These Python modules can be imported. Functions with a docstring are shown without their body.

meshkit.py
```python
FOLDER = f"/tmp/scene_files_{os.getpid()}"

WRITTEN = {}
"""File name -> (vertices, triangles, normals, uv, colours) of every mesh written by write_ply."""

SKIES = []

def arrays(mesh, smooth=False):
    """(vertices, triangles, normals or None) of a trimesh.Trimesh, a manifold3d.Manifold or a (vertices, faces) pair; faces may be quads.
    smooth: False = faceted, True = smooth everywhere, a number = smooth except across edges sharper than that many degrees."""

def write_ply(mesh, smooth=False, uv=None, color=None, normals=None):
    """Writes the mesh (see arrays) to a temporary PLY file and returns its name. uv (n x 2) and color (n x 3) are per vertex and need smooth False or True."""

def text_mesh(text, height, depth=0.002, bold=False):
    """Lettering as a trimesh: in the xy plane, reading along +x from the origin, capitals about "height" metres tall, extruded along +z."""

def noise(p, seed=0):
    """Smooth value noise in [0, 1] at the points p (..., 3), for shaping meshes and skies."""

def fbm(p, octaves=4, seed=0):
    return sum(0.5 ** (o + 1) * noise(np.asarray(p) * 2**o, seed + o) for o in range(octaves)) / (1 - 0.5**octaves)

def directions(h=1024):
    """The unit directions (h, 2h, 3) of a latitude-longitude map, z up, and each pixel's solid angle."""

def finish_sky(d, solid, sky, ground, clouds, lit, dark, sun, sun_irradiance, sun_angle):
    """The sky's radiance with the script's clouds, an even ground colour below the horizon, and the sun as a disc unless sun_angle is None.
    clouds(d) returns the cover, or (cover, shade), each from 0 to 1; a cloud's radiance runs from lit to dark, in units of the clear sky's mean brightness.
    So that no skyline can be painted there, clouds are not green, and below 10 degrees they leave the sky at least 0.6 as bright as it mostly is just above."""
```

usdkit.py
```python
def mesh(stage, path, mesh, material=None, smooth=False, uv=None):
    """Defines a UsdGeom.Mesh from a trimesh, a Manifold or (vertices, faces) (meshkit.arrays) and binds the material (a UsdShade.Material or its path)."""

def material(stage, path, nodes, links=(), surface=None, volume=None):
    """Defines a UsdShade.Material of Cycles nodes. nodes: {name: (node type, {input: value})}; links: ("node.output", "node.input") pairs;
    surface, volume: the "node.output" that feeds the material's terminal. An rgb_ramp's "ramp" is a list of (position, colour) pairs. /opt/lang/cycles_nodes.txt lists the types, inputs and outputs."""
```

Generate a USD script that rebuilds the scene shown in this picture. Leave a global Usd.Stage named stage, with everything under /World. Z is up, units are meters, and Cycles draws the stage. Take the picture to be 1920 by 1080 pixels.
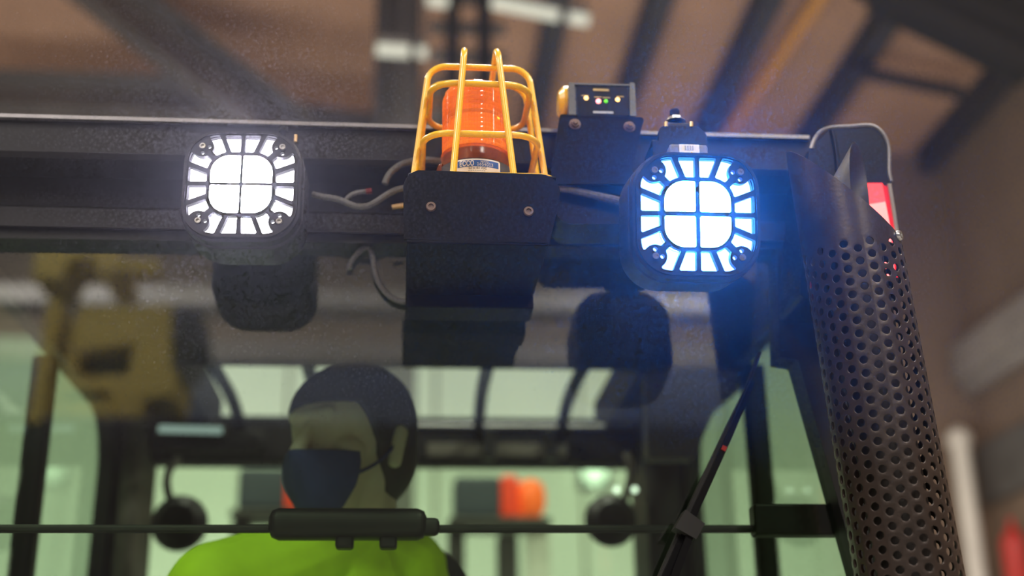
import math, random
import numpy as np, trimesh, manifold3d as m3
import shapely
from shapely.geometry import Polygon, Point, LineString, box as sbox
from shapely.ops import unary_union
from scipy.interpolate import PchipInterpolator
import meshkit, usdkit
from pxr import Usd, UsdGeom, UsdLux, UsdShade, Gf, Sdf
random.seed(7); RNG = np.random.default_rng(7)
stage = Usd.Stage.CreateInMemory()
UsdGeom.SetStageUpAxis(stage, UsdGeom.Tokens.z); UsdGeom.SetStageMetersPerUnit(stage, 1.0)
UsdGeom.Xform.Define(stage, '/World'); UsdGeom.Scope.Define(stage, '/World/Looks')

# ------------------------------------------------------------------ camera
FPX, CAM = 2400.0, np.array([0.0, 0.0, 1.6])
YAW, PITCH, ROLL = (math.radians(a) for a in (5.0, 20.0, -0.75))
FWD = np.array([math.sin(YAW) * math.cos(PITCH), math.cos(YAW) * math.cos(PITCH), math.sin(PITCH)])
_r = np.cross(FWD, [0, 0, 1]); _r /= np.linalg.norm(_r); _u = np.cross(_r, FWD)
RIGHT = _r * math.cos(ROLL) + _u * math.sin(ROLL); UP = -_r * math.sin(ROLL) + _u * math.cos(ROLL)
cam = UsdGeom.Camera.Define(stage, '/World/camera')
M = Gf.Matrix4d(*RIGHT, 0, *UP, 0, *(-FWD), 0, *CAM, 1)
cam.AddTransformOp().Set(M)
cam.CreateHorizontalApertureAttr(36.0); cam.CreateVerticalApertureAttr(20.25)
cam.CreateFocalLengthAttr(FPX / 1920 * 36.0)
cam.CreateClippingRangeAttr(Gf.Vec2f(0.02, 100.0))
cam.CreateFocusDistanceAttr(1.46); cam.CreateFStopAttr(1.9)
cam.CreateExposureAttr(0.0)

# ------------------------------------------------------------------ large hall lamps (ceiling high bays)
def rect_light(name, loc, w, h, inten, col=(1, .93, .84), aim=(0, 0, -1)):
    l = UsdLux.RectLight.Define(stage, '/World/' + name)
    l.CreateWidthAttr(w); l.CreateHeightAttr(h); l.CreateIntensityAttr(inten); l.CreateColorAttr(Gf.Vec3f(*col))
    z = -np.array(aim, float); z /= np.linalg.norm(z)
    x = np.cross([0, 1, 0.001], z); x /= np.linalg.norm(x); y = np.cross(z, x)
    l.AddTransformOp().Set(Gf.Matrix4d(*x, 0, *y, 0, *z, 0, *loc, 1))
for i, (loc, w, h, s) in enumerate([((-2.5, -2.0, 6.3), .7, 1.6, 60), ((2.6, -1.2, 6.3), .7, 1.6, 75), ((-3.0, -5.5, 6.3), .7, 1.6, 60), ((2.5, -5.5, 6.3), .7, 1.6, 60),
                                    ((-3.0, 4.2, 6.3), .7, 1.6, 50), ((.4, 3.0, 6.3), .7, 1.6, 50), ((-6, 1.5, 6.3), .7, 1.6, 40), ((3.9, 2.6, 6.3), .7, 1.4, 42)]):
    rect_light('high_bay_light' + ('_%03d' % i if i else ''), loc, w, h, s)
rect_light('panel_fill_light', (-.6, 5.3, 1.6), 7.4, 2.2, 5.0, (.93, 1, .95), (0, 1, .25))  # added fill lamp aimed at the far wall panels, no door there

# ------------------------------------------------------------------ helpers
def ray(px, py): return FWD + RIGHT * (px - 960) / FPX + UP * (540 - py) / FPX
def P(px, py, y): d = ray(px, py); return CAM + d * ((y - CAM[1]) / d[1])          # point of the plane y = const
def Z(px, py, z): d = ray(px, py); return CAM + d * ((z - CAM[2]) / d[2])          # point of a level plane
def X(px, py, x): d = ray(px, py); return CAM + d * (x / d[0])
NAMES = {}
def numbered(path):
    n = NAMES.get(path, 0); NAMES[path] = n + 1
    return path if n == 0 else '%s_%03d' % (path, n)
def pth(o): return str(o if isinstance(o, str) else o.GetPath())
def tag(o, label=None, cat=None, group=None, kind=None):
    p = o.GetPrim() if hasattr(o, 'GetPrim') else o
    for k, v in (('label', label), ('category', cat), ('group', group), ('kind', kind)):
        if v: p.SetCustomDataByKey(k, v)
    return p
def thing(name, label, cat, loc=(0, 0, 0), group=None, mat=None):
    x = UsdGeom.Xform.Define(stage, numbered('/World/' + name))
    if mat is not None: x.AddTransformOp().Set(Gf.Matrix4d(*np.asarray(mat, float).T.ravel().tolist()))
    else: x.AddTranslateOp().Set(Gf.Vec3d(*map(float, loc)))
    return tag(x, label, cat, group)
LOC = {}
def obj(name, mesh, mat, parent=None, smooth=30, label=None, cat=None, group=None, kind=None, shift=None):
    path = numbered((pth(parent) if parent is not None else '/World') + '/' + name)
    if isinstance(mesh, list): mesh = cat_(mesh)
    if hasattr(mesh, 'to_mesh'):
        q = mesh.to_mesh(); mesh = trimesh.Trimesh(q.vert_properties[:, :3], q.tri_verts, process=False)
    if shift is not None:
        mesh = mesh.copy(); mesh.apply_translation(-np.asarray(shift, float))
    g = usdkit.mesh(stage, path, mesh, MATS[mat], smooth=smooth)
    return tag(g, label, cat, group, kind)
def tm(m):
    if hasattr(m, 'to_mesh'):
        q = m.to_mesh(); return trimesh.Trimesh(q.vert_properties[:, :3], q.tri_verts, process=False)
    return m
def cat_(l): return trimesh.util.concatenate([tm(m) for m in l])
def rbox(lo, hi, r=.003, seg=8):
    lo, hi = np.minimum(lo, hi).astype(float), np.maximum(lo, hi).astype(float)
    r = min(r, (hi - lo).min() / 2.02)
    s = m3.Manifold.sphere(r, seg)
    return m3.Manifold.batch_hull([s.translate([float(c) for c in p]) for p in np.array(np.meshgrid(*[(lo[k] + r, hi[k] - r) for k in range(3)])).reshape(3, -1).T])
def bx(lo, hi):
    lo, hi = np.minimum(lo, hi), np.maximum(lo, hi)
    return trimesh.creation.box(bounds=[lo, hi])
def ext(poly, d):                                     # extrude shapely polygon along +z
    gs = getattr(poly, 'geoms', [poly])
    return cat_([trimesh.creation.extrude_polygon(g, d, engine='earcut') for g in gs if g.area > 0])
def ext_y(poly, y0, y1):                              # polygon in (x, z), extruded from y0 to y1
    m = ext(poly, abs(y1 - y0)); v = m.vertices.copy()
    m2 = trimesh.Trimesh(np.c_[v[:, 0], max(y0, y1) - v[:, 2], v[:, 1]], m.faces, process=False); return m2
def ext_x(poly, x0, x1):                              # polygon in (y, z), extruded along x
    m = ext(poly, abs(x1 - x0)); v = m.vertices.copy()
    return trimesh.Trimesh(np.c_[min(x0, x1) + v[:, 2], v[:, 0], v[:, 1]], m.faces, process=False)
def pxpoly(pts, y, r=0):                              # picture outline on the plane y = const, as an (x, z) polygon
    g = Polygon([(P(a, b, y)[0], P(a, b, y)[2]) for a, b in pts])
    return g.buffer(-r, quad_segs=6).buffer(r, quad_segs=6) if r else g
def spline(pts, n=40):
    pts = np.asarray(pts, float)
    t = np.r_[0, np.cumsum(np.linalg.norm(np.diff(pts, axis=0), axis=1))]
    if len(pts) == 2: return np.array([pts[0] + (pts[1] - pts[0]) * s for s in np.linspace(0, 1, 2)])
    from scipy.interpolate import CubicSpline
    return CubicSpline(t, pts)(np.linspace(0, t[-1], n))
def tube(path, r, seg=10, closed=False, caps=True):
    path = np.asarray(path, float); n = len(path)
    tan = np.roll(path, -1, 0) - np.roll(path, 1, 0) if closed else np.gradient(path, axis=0)
    tan /= np.linalg.norm(tan, axis=1, keepdims=True)
    u = np.cross(tan[0], [0.31, 0.2, 0.93]); u /= np.linalg.norm(u); U_ = []
    for t in tan:
        u = u - t * (u @ t); u /= np.linalg.norm(u); U_.append(u)
    U_ = np.array(U_); V_ = np.cross(tan, U_)
    rr = np.broadcast_to(np.asarray(r, float), (n,))
    a = np.arange(seg) / seg * 2 * np.pi
    v = (path[:, None] + rr[:, None, None] * (U_[:, None] * np.cos(a)[None, :, None] + V_[:, None] * np.sin(a)[None, :, None])).reshape(-1, 3)
    f = []
    for i in range(n if closed else n - 1):
        j = (i + 1) % n
        for k in range(seg):
            l = (k + 1) % seg
            f += [(i * seg + k, i * seg + l, j * seg + l), (i * seg + k, j * seg + l, j * seg + k)]
    if caps and not closed:
        v = np.vstack([v, path[0], path[-1]])
        for k in range(seg):
            l = (k + 1) % seg
            f += [(n * seg, l, k), (n * seg + 1, (n - 1) * seg + k, (n - 1) * seg + l)]
    return trimesh.Trimesh(v, f, process=False)
def lathe(prof, seg=48):                              # prof: (r, z) list
    prof = np.asarray(prof, float); n = len(prof); a = np.arange(seg) / seg * 2 * np.pi
    v = np.stack([prof[:, None, 0] * np.cos(a), prof[:, None, 0] * np.sin(a), np.broadcast_to(prof[:, None, 1], (n, seg))], -1).reshape(-1, 3)
    f = []
    for i in range(n - 1):
        for k in range(seg):
            l = (k + 1) % seg
            f += [(i * seg + k, i * seg + l, (i + 1) * seg + l), (i * seg + k, (i + 1) * seg + l, (i + 1) * seg + k)]
    return trimesh.Trimesh(v, f, process=False)
def rot(axis, deg, at=(0, 0, 0)): return trimesh.transformations.rotation_matrix(math.radians(deg), axis, at)
def moved(m, *ts):
    m = tm(m).copy()
    for t in ts: m.apply_transform(t) if np.shape(t) == (4, 4) else m.apply_translation(t)
    return m
def cyl(a, b, r, seg=16):
    return tube([a, b], r, seg)
def hexbolt(c, axis, r, h):                           # hexagonal head with washer
    axis = np.asarray(axis, float); axis /= np.linalg.norm(axis)
    T = trimesh.geometry.align_vectors([0, 0, 1], axis)
    w = lathe([(0, 0), (r * 1.35, 0), (r * 1.35, h * .2), (r, h * .22)], 24)
    hx = ext(Polygon([(r * math.cos(k * math.pi / 3), r * math.sin(k * math.pi / 3)) for k in range(6)]), h)
    st = lathe([(r * .55, h * .9), (r * .55, h * 1.5), (r * .45, h * 1.6), (0, h * 1.6)], 14)
    return moved(cat_([w, hx, st]), T, np.asarray(c, float))
def button(c, axis, r, h):                            # domed socket screw
    axis = np.asarray(axis, float); axis /= np.linalg.norm(axis)
    T = trimesh.geometry.align_vectors([0, 0, 1], axis)
    m = lathe([(r, 0), (r, h * .5), (r * .85, h), (r * .5, h), (r * .45, h * .45), (0, h * .4)], 18)
    return moved(m, T, np.asarray(c, float))

# ------------------------------------------------------------------ materials
MATS = {}
def mat(name, col, rough=.5, metal=0, var=.12, scale=40, bump=0, bscale=200, emit=None, es=1, trans=0, sss=0, spec=.5, coat=0, obj_space=False):
    c2 = [min(1, c * (1 + var)) for c in col]; c1 = [c * (1 - var) for c in col]
    n = {'g': ('geometry', {}), 'n': ('noise_texture', {'scale': scale, 'detail': 4.0}),
         'r': ('rgb_ramp', {'ramp': [(.3, c1), (.7, c2)]}),
         'p': ('principled_bsdf', {'roughness': rough, 'metallic': float(metal), 'specular_ior_level': spec})}
    l = [('g.position', 'n.vector'), ('n.fac', 'r.fac'), ('r.color', 'p.base_color')]
    if bump:
        n['bn'] = ('noise_texture', {'scale': bscale, 'detail': 3.0}); n['b'] = ('bump', {'strength': bump, 'distance': .002})
        l += [('g.position', 'bn.vector'), ('bn.fac', 'b.height'), ('b.normal', 'p.normal')]
    if emit is not None: n['p'][1].update(emission_color=emit, emission_strength=float(es))
    if trans: n['p'][1].update(transmission_weight=float(trans))
    if sss: n['p'][1].update(subsurface_weight=float(sss), subsurface_scale=.02)
    if coat: n['p'][1].update(coat_weight=float(coat), coat_roughness=.1)
    MATS[name] = usdkit.material(stage, '/World/Looks/' + name, n, l, surface='p.BSDF')
def emission(name, col, s=1):
    MATS[name] = usdkit.material(stage, '/World/Looks/' + name, {'e': ('emission', {'color': col, 'strength': float(s)})}, surface='e.emission')
def pane(name, tint, ior=1.5, gloss=(1, 1, 1)):
    MATS[name] = usdkit.material(stage, '/World/Looks/' + name, {
        't': ('transparent_bsdf', {'color': tint}), 'g': ('glossy_bsdf', {'color': gloss, 'roughness': 0.0}),
        'f': ('fresnel', {'IOR': ior}), 'm': ('mix_closure', {}), 'ge': ('geometry', {}),
        'i': ('math', {'math_type': 'subtract', 'value1': 1.0}), 'x': ('math', {'math_type': 'multiply'})},      # only the face a ray enters by mirrors
        [('ge.backfacing', 'i.value2'), ('i.value', 'x.value1'), ('f.fac', 'x.value2'), ('x.value', 'm.fac'), ('t.BSDF', 'm.closure1'), ('g.BSDF', 'm.closure2')], surface='m.closure')
mat('black_paint', (.004, .004, .006), .5, spec=.09, bump=.04, bscale=900)
mat('black_satin', (.005, .005, .006), .35, spec=.14, bump=.03, bscale=600)
mat('black_plastic', (.010, .009, .010), .5, spec=.35, bump=.05, bscale=1200)
mat('charcoal_paint', (.012, .011, .014), .5, spec=.2, bump=.04, bscale=700)
mat('rubber', (.01, .01, .01), .6)
mat('cable_sheath', (.10, .10, .10), .35, bump=.3, bscale=500)
mat('trim_metal', (.22, .21, .22), .45, .8)
mat('steel', (.5, .49, .47), .3, 1.0)
mat('dull_bolt', (.15, .10, .085), .5, .5)
mat('brass', (.75, .55, .3), .35, .9)
mat('yellow_coat', (.90, .51, .012), .3, var=.015, coat=.4)
mat('machine_yellow', (.58, .47, .09), .4, var=.1, scale=3)
mat('shield_steel', (.05, .038, .033), .33, .55, var=.2, scale=25, bump=.1, bscale=300)
mat('pipe_steel', (.04, .035, .033), .5, .5, var=.25, scale=20)
mat('amber_lens', (1.0, .33, .035), .10, var=.05, trans=.6, emit=(1, .33, .035), es=.09)
mat('amber_base', (.55, .12, .01), .2, var=.15, scale=60, trans=.7)
mat('amber_core', (.9, .42, .1), .35, emit=(1, .4, .05), es=.5)
mat('beacon_base', (.06, .06, .062), .5)
mat('red_base_ring', (.45, .02, .012), .3)
mat('dark_red', (.13, .01, .012), .4)
mat('white_print', (.82, .80, .78), .5, var=.02); mat('blue_print', (.02, .10, .42), .5, var=.04)
mat('black_print', (.03, .03, .035), .6); mat('gold_print', (.5, .36, .14), .5); mat('grey_print', (.4, .42, .44), .5)
mat('grey_connector', (.16, .17, .2), .5)
mat('led_orange', (.9, .5, .2), .3, emit=(1, .55, .2), es=3.0)
mat('led_red', (.9, .2, .2), .3, emit=(1, .3, .3), es=3.0)
mat('led_green', (.2, .8, .05), .3, emit=(.12, .9, .02), es=.8)
mat('grey_plastic', (.05, .052, .055), .45)
mat('post_aluminium', (.10, .10, .105), .4, .5)
mat('cab_liner', (.012, .011, .012), .8, spec=.2)
mat('cab_frame', (.006, .006, .006), .55, spec=.25, bump=.1, bscale=500)
mat('cab_brown', (.09, .078, .066), .7)
mat('hi_vis', (.55, .85, .02), .8, var=.12, scale=12, emit=(.42, .72, .012), es=.0)
mat('hi_vis_band', (.6, .62, .6), .5)
mat('jacket', (.06, .065, .075), .8)
mat('skin', (.50, .41, .35), .55, sss=.2, var=.06)
mat('hair', (.02, .016, .018), .6, bump=.6, bscale=260)
mat('face_mask', (.03, .04, .16), .8)
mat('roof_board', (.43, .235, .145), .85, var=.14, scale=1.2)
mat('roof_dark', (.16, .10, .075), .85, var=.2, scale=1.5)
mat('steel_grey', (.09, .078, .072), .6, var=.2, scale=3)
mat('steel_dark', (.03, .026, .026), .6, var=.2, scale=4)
mat('wall_brown', (.20, .13, .09), .85, var=.15, scale=.8)
mat('duct_black', (.012, .010, .009), .8, spec=.1)
mat('ochre_paint', (.62, .27, .05), .5)
mat('duct_grey', (.26, .22, .20), .5, var=.1, scale=3)
mat('pipe_white', (.72, .64, .56), .5, var=.08, scale=6)
mat('cladding', (.80, .82, .76), .6, var=.05, scale=.9)
mat('cladding_tan', (.62, .55, .46), .8, var=.06, scale=.7)
mat('blue_band', (.22, .28, .42), .7, var=.06, scale=.7)
mat('white_band', (.75, .75, .72), .7)
mat('concrete', (.42, .40, .37), .8, var=.15, scale=1.5)
mat('seat_fabric', (.02, .02, .022), .9)
mat('slate_blue', (.035, .045, .07), .5)
mat('red_lens', (.75, .05, .02), .25, emit=(1, .06, .015), es=.45)
mat('orange_lens', (.9, .14, .03), .25, emit=(1, .13, .025), es=.8)
emission('tail_glow', (6, .62, .55)); emission('tail_upper', (3, .16, .17)); emission('tail_bulb', (9, 6, 5)); emission('tail_edge', (1.0, .035, .05))
emission('white_led', (.95, .90, 1.22), 300); emission('white_ring', (1.0, .98, 1.06), 3)
emission('blue_led', (16, 300, 1350.0), 1.0); emission('blue_ring', (1.05, 2.6, 14.0), 1.0)
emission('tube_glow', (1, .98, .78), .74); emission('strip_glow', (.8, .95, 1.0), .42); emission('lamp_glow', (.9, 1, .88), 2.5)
pane('rear_glass', (.83, .92, .815), 1.95); pane('front_glass', (.88, .94, .85), 1.4); pane('side_glass', (.70, .79, .69), 1.4)
mat('clear_lens', (.9, .9, .95), .05, trans=1.0)

# ================================================================== HALL
XW, YB, ZR = 5.0, 10.6, 6.9          # right wall, back wall, roof height at the right eave
def struct(name, mesh, m, parent=None, **k):
    return obj(name, mesh, m, parent, kind=None if parent is not None else 'structure', **k)
struct('floor', bx((-11, -8.2, -.1), (5.2, 10.8, 0)), 'concrete', label='grey concrete hall floor', smooth=False)
# far wall, light cladding panels below and brown boards above
ceil = struct('ceiling', bx((-11, -8.2, ZR), (5.2, 10.8, ZR + .12)), 'roof_board', label='brown boarded hall ceiling over the cab', smooth=False)
for k, (px, py) in enumerate([(1205, 60), (1372, 110), (1568, 150), (1030, 60), (1780, 225)]):
    x = Z(px, py, ZR)[0]
    obj('purlin', [bx((x - .08, -8.2, ZR - .22), (x + .08, 10.6, ZR - .2)), bx((x - .03, -8.2, ZR - .2), (x + .03, 10.6, ZR)), bx((x - .08, -8.2, ZR - .02), (x + .08, 10.6, ZR))], 'steel_dark', ceil, smooth=False)
wb = struct('wall_back', bx((-11, YB, 0), (5.2, YB + .15, ZR)), 'wall_brown', label='far hall wall', smooth=False)
for k in range(13):
    x0 = -10.9 + k * 1.24
    obj('panel', rbox((x0 + .012, YB - .05, .05), (min(x0 + 1.228, 4.2), YB + .02, 4.95), .012), 'cladding', wb)
struct('wall_right', bx((XW, -8.2, 0), (XW + .15, 10.8, ZR)), 'wall_brown', label='brown hall wall beyond the exhaust stack', smooth=False)
struct('wall_left', bx((-11.15, -8.2, 0), (-11, 10.8, ZR)), 'wall_brown', label='hall wall at the left', smooth=False)
wf = struct('wall_front', bx((-11, -8.35, 0), (5.2, -8.2, ZR)), 'cladding_tan', label='hall wall behind the photographer, mirrored in the glass', smooth=False)
obj('reflection_dimmer', bx((-11, -8.19, .0), (5, -8.16, 4.42)), 'steel_dark', wf, smooth=False)  # unseen dark sheet added to keep reflections low in the glass weak
obj('blue_stripe', bx((-11, -8.19, 4.42), (5, -8.15, 4.95)), 'blue_band', wf, smooth=False, label='blue stripe')
obj('white_rail', bx((-11, -8.19, 4.97), (5, -8.10, 5.16)), 'white_band', wf, smooth=False)
# right wall fittings
def wall_beam(name, a, b, h, d, m, label, cat):
    pa, pb = X(*a, XW), X(*b, XW); z = (pa[2] + pb[2]) / 2
    obj(name, rbox((XW - d, 3.0, z - h / 2), (XW, 10.5, z + h / 2), .02), m, None, label=label, cat=cat)
wall_beam('wall_beam', (1740, 738), (1910, 632), .33, .2, 'duct_grey', 'broad grey beam running level along the brown wall at right', 'beam')
wall_beam('wall_conduit', (1800, 742), (1920, 668), .16, .12, 'duct_grey', 'narrow grey conduit just below the broad wall beam', 'pipe')
wall_beam('wall_plinth', (1830, 905), (1920, 860), .5, .1, 'steel_grey', 'dark panel low on the brown wall behind the white pipe', 'panel')
q = X(1803, 860, XW - .3)
obj('standpipe', [tube([[XW - .3, q[1], 0], [XW - .3, q[1], 4.05]], .075, 16), lathe([(.075, 0), (.1, .02), (.1, .1), (.05, .16), (0, .18)], 16).apply_translation((XW - .3, q[1], 4.0))], 'pipe_white', None,
    label='upright white pipe beside the wall right of the exhaust', cat='pipe')
q = X(1905, 1045, XW - .2)
obj('fire_extinguisher', moved(lathe([(0, 0), (.09, 0), (.1, .02), (.1, .42), (.06, .5), (.025, .53), (.025, .6), (0, .6)], 20), (q[0], q[1], q[2] - .3)), 'red_base_ring', None, label='red cylinder on the wall at the lower right corner', cat='fire extinguisher')
# steel frame in the plane behind the cab
YF = 8.2
def beam2(p, q_, w, d, y):           # I-section member between two picture points on the plane y
    a, b = P(*p, y), P(*q_, y); t = (b - a); L = np.linalg.norm(t); t /= L; n = np.array([-t[2], 0, t[0]])
    def bar(o0, o1, y0, y1):
        c = [a + n * o0, a + n * o1, b + n * o1, b + n * o0]
        return ext_y(Polygon([(v[0], v[2]) for v in c]), y0, y1)
    return [bar(-w / 2, -w / 2 + .03, y - d / 2, y + d / 2), bar(w / 2 - .03, w / 2, y - d / 2, y + d / 2), bar(-w / 2, w / 2, y - .015, y + .015)]
t = thing('portal_frame', 'steel portal frame with sloping rafter crossing behind the white lamp', 'steel frame')
obj('rafter', beam2((60, -120), (560, 262), .34, .3, YF), 'steel_grey', t, smooth=False)
obj('haunch', ext_y(Polygon([(P(a, b, YF)[0], P(a, b, YF)[2]) for a, b in [(330, 40), (400, 110), (480, 165), (570, 198), (740, 225), (740, 330), (520, 330), (480, 200)]]), YF - .05, YF + .1), 'steel_dark', t, smooth=False)
obj('tie_beam', beam2((-60, 172), (470, 190), .3, .2, YF + .5), 'steel_grey', t, smooth=False)
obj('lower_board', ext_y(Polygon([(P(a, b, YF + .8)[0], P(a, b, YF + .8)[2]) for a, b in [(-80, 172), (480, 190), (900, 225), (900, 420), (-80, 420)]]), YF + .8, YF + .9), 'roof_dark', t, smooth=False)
t = thing('steel_column', 'grey steel column standing behind the beacon guard', 'column')
a = P(775, 120, 7.6)
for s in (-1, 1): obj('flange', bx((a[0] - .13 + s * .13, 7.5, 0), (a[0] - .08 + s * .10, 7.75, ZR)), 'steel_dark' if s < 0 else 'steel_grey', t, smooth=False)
obj('web', bx((a[0] - .24, 7.61, 0), (a[0] + .05, 7.64, ZR)), 'steel_grey', t, smooth=False)
t = thing('lattice_mast', 'dark lattice mast with pale cross plates right behind the beacon', 'mast')
for px in (848, 908):
    a = P(px, 60, 7.0); obj('chord', bx((a[0] - .045, 6.95, 5.0), (a[0] + .045, 7.04, ZR)), 'duct_black', t, smooth=False)
a, b = P(848, 60, 7.0), P(908, 60, 7.0)
for k in range(9):
    z = 5.05 + k * .21
    obj('cross_plate', rbox((a[0] - .14, 7.05, z), (b[0] + .14, 7.09, z + .09), .01), 'steel_grey', t)
def tube_lamp(p, q_, y, label, parts=1):
    t = thing('tube_lamp', label, 'lamp', group=None)
    a, b = P(*p, y), P(*q_, y)
    obj('tube', tube([a, b], .035, 12), 'tube_glow', t)
    obj('holder', tube([a + (0, .02, .06), b + (0, .02, .06)], .04, 8), 'steel_grey', t)
    obj('hanger', cat_([tube([a + (b - a) * k + (0, .02, .07), [*(a + (b - a) * k + (0, .02, 0))[:2], ZR]], .008, 6) for k in (.2, .8)]), 'steel_dark', t)
tube_lamp((706, 93), (768, 97), 6.4, 'short pale tube lamp left of the beacon guard top')
tube_lamp((782, 98), (800, 99), 6.6, 'stub of pale tube lamp touching the beacon guard')
tube_lamp((922, 5), (1048, 30), 6.4, 'long pale tube lamp at the top edge right of the mast')
tube_lamp((1066, 33), (1104, 39), 6.4, 'pale end of a tube lamp on the ceiling right of the mast')
tube_lamp((800, 0), (840, 4), 6.8, 'pale tube lamp cut by the top edge of the picture')
t = thing('duct_run', 'dark bundle of ducts in the upper right corner', 'duct')
for k, (p, q_, r) in enumerate([((1640, -10), (1930, 130), .1), ((1720, -10), (1960, 95), .12), ((1800, -20), (1990, 60), .14), ((1600, -25), (1760, 60), .05)]):
    obj('duct', tube([P(*p, 5.6 + .1 * k), P(*q_, 5.6 + .1 * k)], r, 14), 'duct_black', t)
a = P(1700, 400, 6.0)
obj('roof_conduit', tube([Z(1560, -40, ZR - .15), Z(1440, 140, ZR - .15), Z(1330, 300, ZR - .15)], .05, 10), 'ochre_paint', None, label='ochre pipe slanting down the brown ceiling', cat='pipe')
obj('ceiling_brace', tube([Z(1600, 132, ZR - .3), Z(1800, 172, ZR - .3)], .06, 8), 'steel_dark', None, label='dark cross brace between ceiling beams at right', cat='brace')
t = thing('wall_column', 'dark column on the brown wall just right of the tail lamp', 'column')
a = X(1690, 450, XW - .1)
obj('flange', bx((XW - .3, a[1] - .12, 0), (XW - .27, a[1] + .12, ZR)), 'steel_dark', t, smooth=False)
obj('web', bx((XW - .3, a[1] - .02, 0), (XW, a[1] + .02, ZR)), 'steel_dark', t, smooth=False)
# lamps on the far wall
t = thing('bulkhead_lamp', 'bright pale wall lamp seen through the cab windscreen', 'lamp', P(1115, 880, YB - .12))
obj('glass', moved(lathe([(0, -.13), (.07, -.11), (.1, -.03), (.1, .06), (.06, .13), (0, .14)], 18)), 'lamp_glow', t)
obj('back_plate', bx((-.14, .06, -.17), (.14, .1, .17)), 'steel_grey', t, smooth=False)
# parked vehicle lamps in front of the far wall: posts with red and slate lamps
def lantern(px, py, y, label):
    c = P(px, py, y); t = thing('lamp_post', label, 'warning lamp', (c[0], c[1], 0)); z = c[2]
    obj('post', [rbox((-.05, -.04, 0), (.02, .04, z - .12), .008), rbox((-.22, -.03, 0), (-.16, .03, z - .1), .008)], 'steel_dark', t)
    obj('reflector_strip', rbox((.045, -.05, z - .75), (.125, -.02, z - .11), .006), 'white_band', t)
    obj('shelf', rbox((-.22, -.1, z - .1), (.13, .1, z - .069), .01), 'steel_dark', t)
    obj('housing', rbox((-.2, -.09, z - .07), (-.04, .09, z + .07), .015), 'slate_blue', t, label='slate blue half')
    obj('lens', rbox((-.042, -.095, z - .07), (.02, .095, z + .074), .015), 'red_lens', t, label='red half')
    obj('end_lens', rbox((.016, -.09, z - .068), (.115, .09, z + .07), .045), 'orange_lens', t, label='orange end')
lantern(958, 940, 4.4, 'red and slate warning lamp on a post seen right of the operator')
lantern(562, 925, 4.4, 'warning lamp on a post hidden behind the operator head, only its orange edge showing')

# ================================================================== YELLOW MACHINE behind the photographer, seen as a reflection
GL = 1.58
def mir(px, py, yv): v = P(px, py, yv); return np.array([v[0], 2 * GL - v[1], v[2]])   # where a thing mirrored in the glass really stands
yv = 6.4; yr = 2 * GL - yv
def mpoly(pts): return Polygon([(mir(a, b, yv)[0], mir(a, b, yv)[2]) for a, b in pts])
t = thing('yellow_lift_truck', 'tall yellow lift truck standing behind the photographer, mirrored in the rear glass', 'truck')
body = mpoly([(82, 790), (150, 575), (328, 572), (330, 700), (322, 742), (272, 745), (262, 792)]).difference(mpoly([(150, 655), (256, 642), (240, 702), (140, 706)])).difference(mpoly([(115, 753), (205, 750), (203, 733), (122, 733)]))
obj('body', ext_y(body, yr - .5, yr), 'machine_yellow', t, smooth=False)
obj('recess', ext_y(mpoly([(100, 800), (140, 640), (262, 630), (256, 720), (215, 760), (110, 760)]), yr - .56, yr - .5), 'steel_dark', t, smooth=False)
obj('window', ext_y(mpoly([(190, 705), (198, 668), (246, 660), (238, 702)]), yr - .45, yr - .43), 'cladding', t, smooth=False)
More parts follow.
